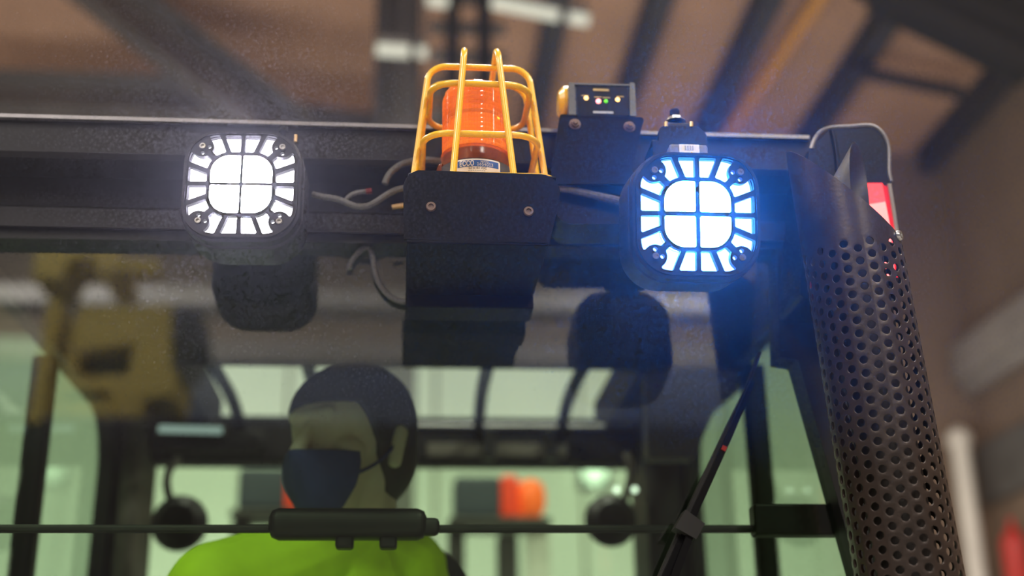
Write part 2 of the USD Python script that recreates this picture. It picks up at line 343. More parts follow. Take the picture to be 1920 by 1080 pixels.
obj('mast_rail', ext_y(mpoly([(60, 800), (100, 575), (122, 575), (86, 800)]), yr - .3, yr + .1), 'machine_yellow', t, smooth=False)
obj('upper_frame', ext_y(mpoly([(60, 520), (70, 450), (150, 440), (225, 465), (236, 520), (190, 520), (172, 480), (130, 485), (112, 522)]), yr - .4, yr), 'machine_yellow', t, smooth=False)
obj('light_bar', ext_y(mpoly([(205, 512), (205, 492), (300, 490), (300, 514)]), yr - .1, yr + .05), 'machine_yellow', t, smooth=False)
obj('dark_recess_block', ext_y(mpoly([(322, 690), (322, 575), (372, 575), (380, 640), (345, 690)]), yr - .4, yr), 'steel_dark', t, smooth=False)  # dark block stands for the shade of a recess beside the body
a, b = mir(60, 790, yv), mir(330, 790, yv)
obj('chassis', rbox((a[0], yr - .9, .5), (b[0], yr + .1, a[2] + .02), .05), 'steel_dark', t)
for sx in (a[0] + .2, b[0] - .2):
    for sy in (yr - .8, yr):
        obj('wheel', moved(lathe([(0, -.12), (.3, -.12), (.45, -.09), (.48, 0), (.45, .09), (.3, .12), (0, .12)], 28), rot((0, 1, 0), 90), (sx, sy, .48)), 'rubber', t)
a = mir(-60, 551, 10.2)
obj('crane_girder', rbox((-10, 2 * GL - 10.2 - .25, a[2] - .09), (4.9, 2 * GL - 10.2 + .05, a[2] + .08), .02), 'white_band', None, label='pale crane girder across the hall behind the photographer, mirrored in the rear glass', cat='beam')

# ================================================================== FORKLIFT CAB
cab = thing('forklift_cab', 'black forklift cab with a glazed rear and roof, filling the lower picture', 'forklift cab')
XL, XR = -.61, .615
def zz(py, y, px=600): return P(px, py, y)[2]
zt = zz(238, 1.50); z_f = zz(305, 1.50); z_r = zz(398, 1.56); z_l = zz(436, 1.55)
xr_end = P(1530, 280, 1.5)[0]
prof = Polygon([(1.50, zt), (1.50, z_f + .006), (1.506, z_f), (1.555, z_f - .004), (1.56, z_r), (1.548, z_r - .006), (1.548, z_l), (1.62, z_l), (1.66, zt)])
obj('rear_rail', ext_x(prof, -1.0, xr_end + .03), 'charcoal_paint', cab, smooth=False)
obj('rail_trim', ext_x(Polygon([(1.492, zt - .002), (1.492, zt + .003), (1.512, zt + .009), (1.64, zt + .009), (1.64, zt - .002)]), -1.0, xr_end - .01), 'trim_metal', cab, smooth=False, label='pale metal edge strip')
# rear frame with the opening for the glass
op = pxpoly([(-200, 452), (1452, 474), (1456, 676), (1490, 681), (1606, 1092), (1700, 1500), (-200, 1500)], 1.57, .006)
outer = Polygon([(XL - .35, z_l + .01), (P(1545, 470, 1.57)[0], z_l + .01), (P(1640, 1092, 1.57)[0], P(1600, 1092, 1.57)[2]), (.74, 1.0), (XL - .3, 1.0)])
obj('rear_frame', ext_y(outer.difference(op), 1.555, 1.60), 'cab_frame', cab, smooth=False)
obj('rear_glass', ext_y(op.buffer(.004), GL, GL + .005), 'rear_glass', cab, smooth=False, label='tinted rear window glass')
obj('rear_floor_panel', bx((XL - .2, 1.55, .55), (.8, 1.6, 1.02)), 'black_paint', cab, smooth=False)
# roof: closed rear part, glazed front part with guard bars
zr = 2.30
yo = Z(760, 690, zr)[1]; yh = 2.86
obj('roof_panel', [bx((XL - .03, 1.62, zr), (XR + .03, yo, zr + .12)), bx((XL - .03, yo, zr), (Z(335, 690, zr)[0], 3.0, zr + .1)), bx((Z(1205, 690, zr)[0], yo, zr), (XR + .03, 3.0, zr + .1))], 'cab_liner', cab, smooth=False)
for px in (395, 575, 918, 1102):
    a = Z(px, 690, zr)
    obj('roof_bar', tube(spline([(a[0], yo - .03, zr + .02), (a[0], yo + .2, zr + .022), (a[0] + .004, yh - .1, zr + .012), (a[0] + .008, yh + .03, zr - .04)], 14), .0135, 10), 'cab_frame', cab)
zh1 = P(850, 866, yh)[2]
obj('front_header', [rbox((XL, yh, zh1), (XR, yh + .09, zr + .03), .012), rbox((P(290, 830, yh)[0], yh - .06, zh1 + .012), (P(500, 830, yh)[0], yh, zr - .02), .01)], 'cab_liner', cab)
obj('header_trim', [tube([P(780, 798, yh - .012), P(1200, 801, yh - .012)], .006, 8)], 'trim_metal', cab)
a = P(995, 830, yh - .02)
obj('header_panel', rbox((P(800, 830, yh)[0], yh - .012, zh1 + .01), (P(1062, 830, yh)[0], yh, zr - .035), .004), 'cab_brown', cab)
for px in (915, 1030):
    obj('sun_visor_bracket', rbox((P(px, 830, yh)[0] - .014, yh - .05, zh1), (P(px, 830, yh)[0] + .014, yh, zr - .01), .004), 'cab_frame', cab)
obj('windscreen', bx((XL, yh + .05, .9), (XR, yh + .055, zh1 + .02)), 'front_glass', cab, smooth=False)
obj('dashboard', rbox((XL, yh - .25, .9), (XR, yh + .05, 1.5), .05), 'black_plastic', cab)
xa, xb = P(275, 950, yh)[0], P(1196, 950, yh)[0]
obj('front_pillar', rbox((XL, yh - .12, .9), (xa, yh + .1, zr + .02), .02), 'cab_brown', cab)
obj('front_pillar', rbox((xb, yh - .12, .9), (XR + .01, yh + .1, zr + .02), .02), 'cab_frame', cab)
# side walls with rounded window openings
def side(x0, x1, name):
    o = Polygon([(1.6, .6), (2.95, .6), (2.95, zr + .02), (1.6, zr + .02)])
    h = sbox(1.66, 1.0, yh - .15, zr - .02).buffer(-.12).buffer(.12, quad_segs=8)
    obj('side_wall', ext_x(o.difference(h), x0, x1), 'cab_frame', cab, smooth=False)
    obj('side_glass', ext_x(h.buffer(.004), (x0 + x1) / 2 - .002, (x0 + x1) / 2 + .002), 'side_glass', cab, smooth=False)
    yp = 2.2
    obj('door_post', rbox((min(x0, x1) - .004, yp - .02, 1.0), (max(x0, x1) + .004, yp + .02, zr - .04), .006), 'cab_frame', cab)
side(XR, XR + .03, 'right'); side(XL - .03, XL, 'left')
obj('cab_floor', bx((XL, 1.58, .55), (XR, 2.9, .62)), 'rubber', cab, smooth=False)
# inner corner panel at the upper right of the rear opening
obj('corner_gusset', ext_y(pxpoly([(1210, 690), (1460, 690), (1400, 720), (1340, 770), (1300, 860), (1215, 860)], 2.3, .01), 2.3, 2.34), 'cab_brown', cab, smooth=False)

# window rod inside the glass
t = thing('window_rod', 'thin black rod lying level across the rear window with two black blocks', 'rod')
yr_ = 1.615
obj('rod', tube([(-.72, yr_, P(100, 992, yr_)[2]), P(1600, 992, yr_)], .0052, 10), 'rubber', t)
a, b = P(545, 958, yr_), P(822, 1022, yr_)
obj('center_block', [rbox((P(556, 0, yr_)[0] + 0, yr_ - .02, P(680, 1012, yr_)[2]), (P(800, 1000, yr_)[0], yr_ + .02, P(680, 955, yr_)[2]), .012),
                     rbox((P(548, 990, yr_)[0], yr_ - .012, P(680, 1004, yr_)[2]), (P(824, 990, yr_)[0], yr_ + .012, P(680, 972, yr_)[2]), .006),
                     rbox((P(630, 990, yr_)[0], yr_ - .012, P(680, 1030, yr_)[2]), (P(664, 990, yr_)[0], yr_ + .012, P(680, 1000, yr_)[2]), .004),
                     rbox((P(712, 990, yr_)[0], yr_ - .012, P(680, 1030, yr_)[2]), (P(745, 990, yr_)[0], yr_ + .012, P(680, 1000, yr_)[2]), .004)], 'black_plastic', t, label='middle block')
obj('end_block', rbox(P(1412, 1006, yr_) - (0, .015, 0), P(1598, 948, yr_) + (0, .015, 0), .004), 'black_plastic', t, label='block at the right pillar')
t = thing('reflection_strip', 'thin glowing strip on the cab header left of the person, added for a reflected light tube', 'lamp')  # glowing strip added in place of a mirrored light tube
obj('tube', tube([P(298, 804, yh - .085), P(416, 807, yh - .085)], .0085, 10), 'strip_glow', t)
obj('housing', rbox(P(290, 797, yh - .078), P(424, 816, yh - .061), .004), 'steel_grey', t)
# mirrors / work lamps seen from behind, on the front pillars
def disc_lamp(px, py, r, label, stalk):
    y = 2.62; c = P(px, py, y)
    t = thing('round_mirror', label, 'mirror', c)
    obj('shell', moved(lathe([(0, -.03), (r * .6, -.026), (r * .93, -.008), (r, .006), (r * .95, .016), (0, .018)], 30), rot((1, 0, 0), -90)), 'black_plastic', t)
    obj('stalk', tube(spline([np.array(s) for s in stalk], 12), .009, 8), 'steel_grey', t)
disc_lamp(336, 980, .057, 'round black mirror on a stalk at the left front pillar', [(-.02, .03, .04), (-.035, .02, .09), (-.02, .05, .14)])
disc_lamp(1146, 975, .055, 'round black mirror on a stalk at the right front pillar', [(.03, .03, .04), (.05, .03, .1), (.05, .06, .15)])
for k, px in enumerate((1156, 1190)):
    obj('highlight_bead', moved(trimesh.creation.icosphere(2, .006), P(px, 918, 2.55)), 'lamp_glow', None, label='small glowing bead added for a blurred highlight above the right round mirror, ' + ('left' if k == 0 else 'right') + ' of two', cat='light', group=None)  # glowing beads added for two blurred highlights, no real lamps

# ------------------------------------------------------------------ operator
def figure(bones, res=.012, smooth_it=8):
    parts = []
    for (a, ra), (b, rb) in bones:
        s1 = m3.Manifold.sphere(float(ra), 20).translate([float(v) for v in a]); s2 = m3.Manifold.sphere(float(rb), 20).translate([float(v) for v in b])
        parts.append(m3.Manifold.batch_hull([s1, s2]))
    m = m3.Manifold.batch_boolean(parts, m3.OpType.Add).refine_to_length(res)
    t_ = tm(m); t_.merge_vertices(); trimesh.smoothing.filter_taubin(t_, iterations=smooth_it)
    return t_
hc = P(655, 838, 1.85)                     # head centre
op_ = thing('person', 'person in a lime hi-vis vest and dark face mask sitting behind the rear glass', 'person', (hc[0], hc[1], .62))
O = np.array([hc[0], hc[1], .62])
def J(p, r): return (np.asarray(p, float), r)
nb = P(672, 1015, 1.90)                     # neck base
ls, rs = P(415, 1092, 1.80), P(800, 1088, 2.0)
lsb, rsb = ls - (0, 0, .02), rs - (0, 0, .02)
chest = nb + (0, .01, -.26); hip = nb + (.0, .06, -.55)
lh, rh = hip + (-.1, .0, -.02), hip + (.1, .05, -.02)
lk, rk = lh + (-.06, .42, .03), rh + (.06, .42, .03)
la, ra_ = lk + (0, .08, -.42), rk + (0, .08, -.42)
le, re_ = ls + (-.06, .06, -.27), rs + (.05, .06, -.27)
lw, rw = le + (.1, .22, .02), re_ + (-.08, .22, .04)
torso = [(J(nb + (0, 0, .0), .05), J(chest, .125)), (J(chest, .125), J(hip, .125)), (J(lsb, .058), J(chest + (-.08, 0, .05), .115)), (J(rsb, .058), J(chest + (.08, .02, .05), .115)), (J(nb, .05), J(lsb, .058)), (J(nb, .05), J(rsb, .058))]
limbs = [(J(ls, .052), J(le, .042)), (J(le, .042), J(lw, .03)), (J(rs, .052), J(re_, .042)), (J(re_, .042), J(rw, .03)),
         (J(lh, .085), J(lk, .06)), (J(lk, .06), J(la, .042)), (J(rh, .085), J(rk, .06)), (J(rk, .06), J(ra_, .042)),
         (J(la, .042), J(la + (0, .16, -.02), .03)), (J(ra_, .042), J(ra_ + (0, .16, -.02), .03))]
def hand(w, s):
    w = np.asarray(w); pal = w + (0, .075, -.005); out = [(J(w, .026), J(pal, .028))]
    for i, (dx, L) in enumerate(((-.027, .07), (-.009, .08), (.009, .075), (.026, .06))):
        k0 = pal + (dx, .012, .004); k1 = k0 + (dx * .2, L * .5, -.006); k2 = k1 + (0, L * .42, -.026)
        out += [(J(k0, .0092), J(k1, .0085)), (J(k1, .0085), J(k2, .0075))]
    b0 = w + (s * .022, .03, 0); b1 = b0 + (s * .03, .03, -.005); out += [(J(b0, .012), J(b1, .01)), (J(b1, .01), J(b1 + (s * .004, .032, -.01), .008))]
    return out
# head: turned to the left of the picture, towards the camera
yawh = math.radians(-38)
hx = np.array([math.cos(yawh), math.sin(yawh), 0]); hy = np.array([-math.sin(yawh), math.cos(yawh), 0])   # hx: head's right in picture; -hy: face direction
fdir = -hy
def H(r_, f_, u_): return hc + hx * r_ + fdir * f_ + np.array([0, 0, 1]) * u_
head = [(J(H(0, -.015, .035), .083), J(H(0, .012, .03), .078)), (J(H(0, .012, .03), .078), J(H(0, .04, -.075), .042)), (J(H(0, -.015, .03), .08), J(H(0, -.02, -.03), .068)),
        (J(H(0, .058, -.092), .02), J(H(0, .045, -.085), .03)), (J(H(-.04, .05, -.02), .026), J(H(.04, .05, -.02), .026)),
        (J(H(0, .088, .012), .008), J(H(0, .108, -.024), .012)), (J(H(-.012, .095, -.03), .008), J(H(.012, .095, -.03), .008)),
        (J(H(-.03, .082, .03), .011), J(H(.03, .082, .03), .011)), (J(H(-.02, .082, -.052), .009), J(H(.02, .082, -.052), .009)),
        (J(H(.083, -.012, .012), .012), J(H(.08, -.006, -.03), .010)), (J(H(-.083, -.012, .012), .012), J(H(-.08, -.006, -.03), .010)),
        (J(H(0, -.02, -.06), .056), J(nb + (0, 0, .02), .058))]
obj('body', moved(figure(torso[:2] + head + torso[2:] + limbs + hand(lw, 1) + hand(rw, -1), .010, 6), -O), 'skin', op_, smooth=True)
# short dark hair: shell over the skull, trimmed at the hairline
cap = m3.Manifold.batch_hull([m3.Manifold.sphere(.089, 40).translate([float(v) for v in H(0, -.017, .04)]), m3.Manifold.sphere(.083, 40).translate([float(v) for v in H(0, .012, .036)]), m3.Manifold.sphere(.082, 40).translate([float(v) for v in H(0, -.03, -.01)])])
def half(pt, n, size=.4):
    b = m3.Manifold.cube([size, size, size], True).translate([0, 0, size / 2])
    T = trimesh.geometry.align_vectors([0, 0, 1], np.asarray(n, float) / np.linalg.norm(n)); T[:3, 3] = pt
    return b.transform(T[:3].tolist())
cap = cap - (half(H(0, 0, .046), (0, 0, -1)) ^ half(H(0, .058, .046), fdir * .84 + np.array([0, 0, -.55])))
cap = cap - half(H(0, 0, -.075), (0, 0, -1))
obj('hair', moved(cap.refine_to_length(.012), -O), 'hair', op_, smooth=60)
mk = m3.Manifold.batch_hull([m3.Manifold.sphere(.075, 32).translate([float(v) for v in H(0, .03, -.04)]), m3.Manifold.sphere(.047, 32).translate([float(v) for v in H(0, .048, -.075)]), m3.Manifold.sphere(.016, 24).translate([float(v) for v in H(0, .106, -.03)])])
mk = (mk - half(H(0, .06, -.026), (0, 0, 1))) - half(H(0, .056, 0), -fdir)
msk = obj('face_mask', moved(mk.refine_to_length(.012), -O), 'face_mask', op_, smooth=50, label='dark blue face mask')
obj('ear_strap', moved(tube(spline([H(.05, .05, -.055), H(.074, .015, -.03), H(.088, -.014, .02)], 10), .0026, 6), -O), 'face_mask', msk)
rs_v = nb + (rsb - nb) * .62
vb = [((nb - (0, 0, .03), .062), (chest, .14))] + [((p, r + .02), (q_, s + .016)) for (p, r), (q_, s) in torso[1:3]] + [((rs_v, .07), (chest + (.05, .02, .05), .125)), ((nb, .062), (lsb, .076)), ((nb, .06), (rs_v, .072))]
vest = figure(vb, .014, 10)
obj('hi_vis_vest', moved(vest, -O), 'hi_vis', op_, smooth=True, label='lime yellow vest')
obj('sleeve', moved(figure([((p - (0, 0, .03), r + .008), (q_, s + .012)) for (p, r), (q_, s) in (limbs[0], limbs[1])]), -O), 'jacket', op_, smooth=True)
obj('sleeve', moved(figure([((p - (0, 0, .03), r + .008), (q_, s + .012)) for (p, r), (q_, s) in (limbs[2], limbs[3])] + [((rs_v, .062), (rsb, .068)), ((rsb, .066), (chest + (.085, .02, .03), .115))]), -O), 'jacket', op_, smooth=True)
obj('trousers', moved(figure([((p, r + .013), (q_, s + .012)) for (p, r), (q_, s) in limbs[4:8]] + [((lh, .1), (rh, .1))]), -O), 'jacket', op_, smooth=True)
for a_ in (la, ra_): obj('shoe', moved(figure([((a_ + (0, -.02, -.01), .05), (a_ + (0, .17, -.02), .042))]), -O), 'rubber', op_, smooth=True)
sz = min(lh[2], rh[2]) - .105
st_ = thing('driver_seat', 'black driver seat under the person in the cab', 'seat', (hip[0], hip[1], .62))
obj('cushion', rbox((-.25, -.2, sz - .62 - .12), (.25, .42, sz - .62), .05), 'seat_fabric', st_)
obj('pedestal', rbox((-.18, -.05, 0), (.18, .35, sz - .62 - .11), .02), 'steel_dark', st_)
obj('backrest', rbox((-.24, -.25, sz - .62 - .05), (.24, -.185, sz - .62 + .28), .028), 'seat_fabric', st_)

# ------------------------------------------------------------------ beacon bracket
yp = 1.33
br = thing('beacon_bracket', 'black bent plate bracket with two bolts carrying the amber beacon', 'bracket')
fp = pxpoly([(757, 316), (800, 317), (1000, 327), (1050, 330), (1048, 365), (1030, 458), (757, 448)], yp)
fp = pxpoly([(755, 300), (1053, 312), (1051, 365), (1030, 458), (757, 448)], yp).intersection(pxpoly([(740, 317.5), (1070, 328.5), (1070, 470), (740, 470)], yp).buffer(0))
cr = pxpoly([(756, 317), (1052, 328), (1050, 365), (1030, 490), (757, 490)], yp, .022)
fp = fp.intersection(cr)
obj('front_plate', ext_y(fp, yp, yp + .005), 'black_paint', br, smooth=False)
zs = P(900, 323, yp)[2] - .001
xa, xb = P(765, 320, yp)[0], P(1043, 325, yp)[0]
obj('shelf', rbox((xa, yp + .002, zs - .005), (xb, 1.51, zs), .002), 'black_paint', br)
zb = P(900, 452, yp)[2]
obj('lower_plate', [rbox((P(762, 450, yp)[0], yp, zb - .004), (P(1028, 455, yp)[0], 1.575, zb + .001), .0015),
                    rbox((P(762, 450, yp)[0], 1.5, zb - .02), (P(1028, 455, yp)[0], 1.553, zb + .03), .002)], 'black_paint', br)
for px, py in ((808, 388), (991, 397)):
    obj('bolt', button(P(px, py, yp - .0005), (0, -1, 0), .006, .003), 'dull_bolt', br, label='rusty bolt head')
# ------------------------------------------------------------------ beacon
BX, BY = P(893, 320, yp)[0] + .004, 1.416
bc = thing('strobe_beacon', 'orange ridged beacon with a blue and white label inside the yellow guard', 'beacon', (BX, BY, zs + .019))
pr = [(.0392, .041)]
z_ = .043
while z_ < .118:
    pr += [(.0383, z_), (.0388, z_ + .0006), (.0404, z_ + .0032), (.0404, z_ + .0042), (.0388, z_ + .0054)]; z_ += .0060
pr += [(.039, .1215), (.038, .1265), (.034, .1315), (.028, .133), (0, .134)]
obj('lens', lathe(pr, 72), 'amber_lens', bc, smooth=25, label='ridged orange lens')
flutes = cat_([moved(rbox((-.0003, -.0004, .044), (.0003, .0003, .118), .0003, 4), (0, -.0404, 0), rot((0, 0, 1), k * 5)) for k in range(72)])
obj('flute', flutes, 'amber_lens', bc, kind='stuff')
obj('reflector', lathe([(0, .042), (.021, .042), (.019, .06), (.028, .062), (.028, .066), (.019, .068), (.017, .085), (.026, .087), (.026, .091), (.015, .094), (0, .1)], 32), 'amber_core', bc)
obj('clear_skirt', lathe([(.0405, .0195), (.0425, .022), (.0418, .036), (.0425, .041), (.039, .043)], 64), 'amber_base', bc, label='brown amber skirt')
obj('inner_ring', lathe([(.034, .018), (.034, .04), (0, .04)], 40), 'beacon_base', bc)
base = obj('base', lathe([(0, -.0187), (.047, -.0187), (.047, -.001), (.0455, 0), (.0455, .0195), (.0435, .0205), (0, .0205)], 64), 'beacon_base', bc)
for k in (0, 1, 2):
    obj('side_lug', moved(rbox((.0405, -.012, -.018), (.0475, .012, .026), .004), rot((0, 0, 1), k * 90 - 8 + 16 * (k == 2))), 'red_base_ring' if k != 2 else 'amber_base', bc, label='reddish amber lug')
def bend(mesh, r, a0):                               # flat (x along, y up, z out) -> on the beacon's base, a0 = angle of x = 0
    v = mesh.vertices; a = a0 + v[:, 0] / r; rr = r + v[:, 2]
    return trimesh.Trimesh(np.c_[rr * np.sin(a), -rr * np.cos(a), v[:, 1]], mesh.faces, process=False)
def dense(poly, d, n=.0015):
    m = ext(poly, d); return m.subdivide_to_size(n)
lab_w, lab_h = .0545, .0185
A0 = -.125 + .155
rect = sbox(-lab_w / 2, .0005, lab_w / 2, lab_h).buffer(-.003).buffer(.003)
lb = obj('label_plate', bend(dense(rect, .0006), .0456, A0), 'white_print', bc, label='white label with a blue header')
blue = sbox(-lab_w / 2 + .0015, .0085, lab_w / 2 - .0022, lab_h - .0018)
obj('blue_header', bend(dense(blue, .0003), .0461, A0), 'blue_print', lb)
def bent_text(s, h, x, y, m, out=.0463, bold=False, width=None):
    q = meshkit.text_mesh(s, h, .0002, bold)
    if width: q.apply_scale([width / (q.bounds[1][0] - q.bounds[0][0]), 1, 1])
    q.apply_translation((x, y, 0)); obj('lettering', bend(q, out, A0), m, lb, smooth=False)
bent_text('ECCO', .0066, -lab_w / 2 + .0035, .0095, 'white_print', bold=True, width=.0175)
bent_text('MODEL', .0017, .002, .0142, 'white_print', width=.0105)
bent_text('1654013', .0040, -.0025, .0096, 'white_print', width=.0195)
bent_text('12 to 80 VDC', .0030, -.0125, .0050, 'black_print', width=.0215)
bent_text('SAE J1318 CLASS 1', .0012, -.0125, .0022, 'black_print', width=.0215) if False else None
obj('fine_print', bend(cat_([dense(sbox(-.0125 + k * .0026, .0026, -.0125 + k * .0026 + .0019, .0036), .0002) for k in range(8)]), .0463, A0), 'grey_print', lb, smooth=False)
# ------------------------------------------------------------------ yellow guard
GX = P(899, 320, yp)[0] + .004; GYC = yp + .006 + .081
gd = thing('beacon_guard', 'yellow wire guard cage over the orange beacon', 'guard cage', (GX, GYC, zs))
RB, HB, HT, HH = .0040, .081, .0615, .1765
def fillet(pts, r, n=7):
    pts = [np.asarray(p, float) for p in pts]; out = [pts[0]]
    for a_, b_, c_ in zip(pts, pts[1:], pts[2:]):
        u = (a_ - b_) / np.linalg.norm(a_ - b_); v = (c_ - b_) / np.linalg.norm(c_ - b_)
        th = math.acos(np.clip(u @ v, -1, 1)); d = r / math.tan(th / 2); ctr = b_ + (u + v) / np.linalg.norm(u + v) * r / math.sin(th / 2)
        s, e = b_ + u * d, b_ + v * d
        for k in range(n + 1):
            w = s + (e - s) * k / n; w = ctr + (w - ctr) / np.linalg.norm(w - ctr) * r; out.append(w)
    return out + [pts[-1]]
def resample(p): return np.array([q for i in range(len(p) - 1) for q in ([p[i]] if np.linalg.norm(p[i + 1] - p[i]) < .02 else [p[i], p[i] + (p[i + 1] - p[i]) * .05, p[i] + (p[i + 1] - p[i]) * .95])] + [p[-1]])
def hoop(along, off_b, off_t, h):
    f = (lambda a, o, z: (o, a, z)) if along == 'y' else (lambda a, o, z: (a, o, z))
    pts = [f(-HB, off_b, 0), f(-HT, off_t, h), f(HT, off_t, h), f(HB, off_b, 0)]
    return tube(resample(fillet(pts, .024)), RB, 12)
for ob, ot in ((-.034, -.0195), (.036, .0195)): obj('hoop', hoop('y', ob, ot, HH + .0068), 'yellow_coat', gd)
for ob, ot in ((-.030, -.018), (.034, .026)): obj('hoop', hoop('x', ob, ot, HH), 'yellow_coat', gd)
def ring(z, r=.03):
    s = HB + (HT - HB) * z / HH - .006
    g = sbox(-s, -s, s, s).buffer(-r).buffer(r, quad_segs=8); c = np.array(g.exterior.coords)[:-1]
    return tube(np.c_[c, np.full(len(c), z)], RB, 12, closed=True)
obj('ring', ring(.130), 'yellow_coat', gd); obj('ring', ring(.059), 'yellow_coat', gd)
fl = sbox(-.086, -.083, .086, .086).buffer(-.02).buffer(.02).difference(Point(0, 0).buffer(.05))
obj('base_flange', moved(ext(fl, .003), (0, 0, .0004)), 'yellow_coat', gd)

# ------------------------------------------------------------------ LED lamps
def squircle(s, r): return sbox(-s, -s, s, s).buffer(-r).buffer(r, quad_segs=12)
def led_lamp(name, label, cat, c, yaw, tilt, led, ring_m, S, cross=.85):
    T = trimesh.transformations.translation_matrix(c) @ rot((0, 0, 1), yaw) @ rot((1, 0, 0), tilt)
    t = thing(name, label, cat, mat=T)
    def yy(poly, y0, y1): return ext_y(poly, y0 * S, y1 * S)
    sc = lambda g: shapely.affinity.scale(g, S, S, origin=(0, 0))
    outer = squircle(1, .60); inn = squircle(.93, .42)
    # housing: shells of growing then shrinking outline, hulled in slices
    def hull_slices(sl):
        ms = []
        for (s0, y0), (s1, y1) in zip(sl, sl[1:]):
            pts = [(x * S * s0, y0 * S, z * S * s0) for x, z in outer.exterior.coords] + [(x * S * s1, y1 * S, z * S * s1) for x, z in outer.exterior.coords]
            ms.append(m3.Manifold.hull_points(np.array(pts, float)))
        return m3.Manifold.batch_boolean(ms, m3.OpType.Add)
    hs = hull_slices([(1.0, .05), (1.04, .08), (1.05, .3), (1.02, .34), (1.02, .36), (1.06, .40), (1.06, 1.25), (1.0, 1.5), (.75, 1.62)])
    pocket = m3.Manifold.hull_points(np.array([(x * S, y * S, z * S) for x, z in squircle(.92, .53).exterior.coords for y in (-.1, .22)], float))
    obj('housing', hs - pocket, 'black_plastic', t, smooth=35)
    # grille face
    cr_in = squircle(.52, .31)
    out_lim = squircle(.925, .50)
    wdt = .041
    bars = [LineString([(-1, 0), (1, 0)]).buffer(wdt * .85), LineString([(0, -1), (0, 1)]).buffer(wdt * .85)]
    for sx in (-1, 1):
        for sz in (-1, 1):
            bars += [LineString([(0, 0), (sx * 2, sz * .80)]).buffer(wdt), LineString([(0, 0), (sx * .80, sz * 2)]).buffer(wdt), LineString([(0, 0), (sx, sz)]).buffer(wdt * 1.3)]
    bars = unary_union(bars)
    boss = unary_union([Point(sx * .70, sz * .70).buffer(.19) for sx in (-1, 1) for sz in (-1, 1)])
    slots = unary_union([Point(sx * .70 + dx * .115, sz * .70 + dz * .115).buffer(.036) for sx in (-1, 1) for sz in (-1, 1) for dx, dz in ((0, -sz), (-sx, 0))])
    cells = out_lim.difference(squircle(.60, .38)).difference(bars).difference(boss)
    cells = cells.buffer(-.028).buffer(.028, quad_segs=5)
    centre = cr_in.buffer(.02).difference(unary_union(bars.geoms) if hasattr(bars, 'geoms') else LineString([(-1, 0), (1, 0)]).buffer(wdt * .6).union(LineString([(0, -1), (0, 1)]).buffer(wdt * .6)))
    centre = cr_in.buffer(.02).difference(LineString([(-1, 0), (1, 0)]).buffer(wdt * cross).union(LineString([(0, -1), (0, 1)]).buffer(wdt * cross))).buffer(-.03).buffer(.03)
    face = outer.difference(cells).difference(centre).difference(slots)
    obj('grille', yy(sc(face), -.03, .09), 'black_plastic', t, smooth=20, label='black ribbed grille')
    obj('rim', yy(sc(outer.difference(squircle(.955, .56))), -.06, 0), 'black_plastic', t, smooth=25)
    obj('lens', yy(sc(squircle(.585, .34)), .13, .16), led, t, smooth=False, label='glowing lens')
    obj('outer_reflector', yy(sc(squircle(.92, .53).difference(squircle(.6, .35))), .15, .17), ring_m, t, smooth=False, label='glowing outer ring')
    for sx in (-1, 1):
        for sz in (-1, 1):
            obj('screw', moved(button((sx * .70 * S, -.03 * S, sz * .70 * S), (0, -1, 0), .062 * S, .05 * S)), 'steel', t)
    return t, T
S = .0672
wc = CAM + ray(452, 346) * 1.515
wl, wT = led_lamp('work_lamp', 'white work lamp glowing at the left of the cab rail', 'work lamp', wc, -1.5, 3, 'white_led', 'white_ring', S, .5)
obj('mount_foot', [rbox((-.03, .03, S * 1.0), (.03, .075, S * 1.16), .004)], 'black_paint', wl)
obj('mount_bolt', [cyl((.045 * .0 + .04, .05, S * 1.1), (.04, .05, S * 1.36), .0035), moved(lathe([(0, 0), (.006, .001), (.005, .008), (0, .01)], 12), (.0405, .05, S * 1.33))], 'black_paint', wl)
for x in (.012, .058): obj('mount_pin', tube([(x, .03, S * 1.02), (x, .03, S * 1.16)], .0022, 8), 'brass', wl, label='brass pin')
bc_ = CAM + ray(1308, 402) * 1.42
bl, bT = led_lamp('warning_lamp', 'blue warning lamp glowing at the right of the cab rail', 'warning lamp', bc_, 0, 11, 'blue_led', 'blue_ring', S * 1.03)
# yoke, bolt and label of the blue lamp
yk = thing('lamp_yoke', 'black U shaped yoke with a threaded bolt standing behind the blue lamp', 'yoke')
yy_ = 1.375
ykp = pxpoly([(1233, 330), (1236, 236), (1308, 236), (1325, 252), (1330, 330)], yy_, .008)
obj('yoke_plate', ext_y(ykp, yy_, yy_ + .012), 'black_satin', yk, smooth=20)
obj('yoke_ear', rbox(P(1226, 330, yy_), P(1236, 262, yy_) + (0, .05, 0), .002), 'black_satin', yk)
obj('yoke_top', rbox(P(1250, 238, yy_) + (0, .001, 0), P(1294, 229, yy_) + (0, .03, 0), .002), 'rubber', yk)
a = P(1266, 228, yy_ + .015)
obj('threaded_bolt', [cyl(a, a + (0, 0, .016), .0055, 14)] + [moved(lathe([(.0052, 0), (.0062, .0008), (.0052, .0016)], 14), a + (0, 0, .002 + .0016 * k)) for k in range(8)], 'rubber', yk)
obj('nut', [hexbolt(a - (0, 0, .001), (0, 0, 1), .0095, .006)], 'steel', yk, label='steel nut')
for px in (1249, 1296): obj('pin', tube([P(px, 238, yy_), P(px, 229, yy_)], .0025, 8), 'brass', yk)
cn = thing('lamp_connector', 'grey block with a white sticker on top of the blue lamp', 'connector')
yc = 1.335
obj('block', rbox(P(1257, 300, yc), P(1327, 271, yc) + (0, .03, 0), .0025), 'grey_connector', cn)
s_ = obj('sticker', rbox(P(1275, 300, yc - .001), P(1311, 271, yc - .001) + (0, .002, 0), .0006), 'white_print', cn, label='white sticker')
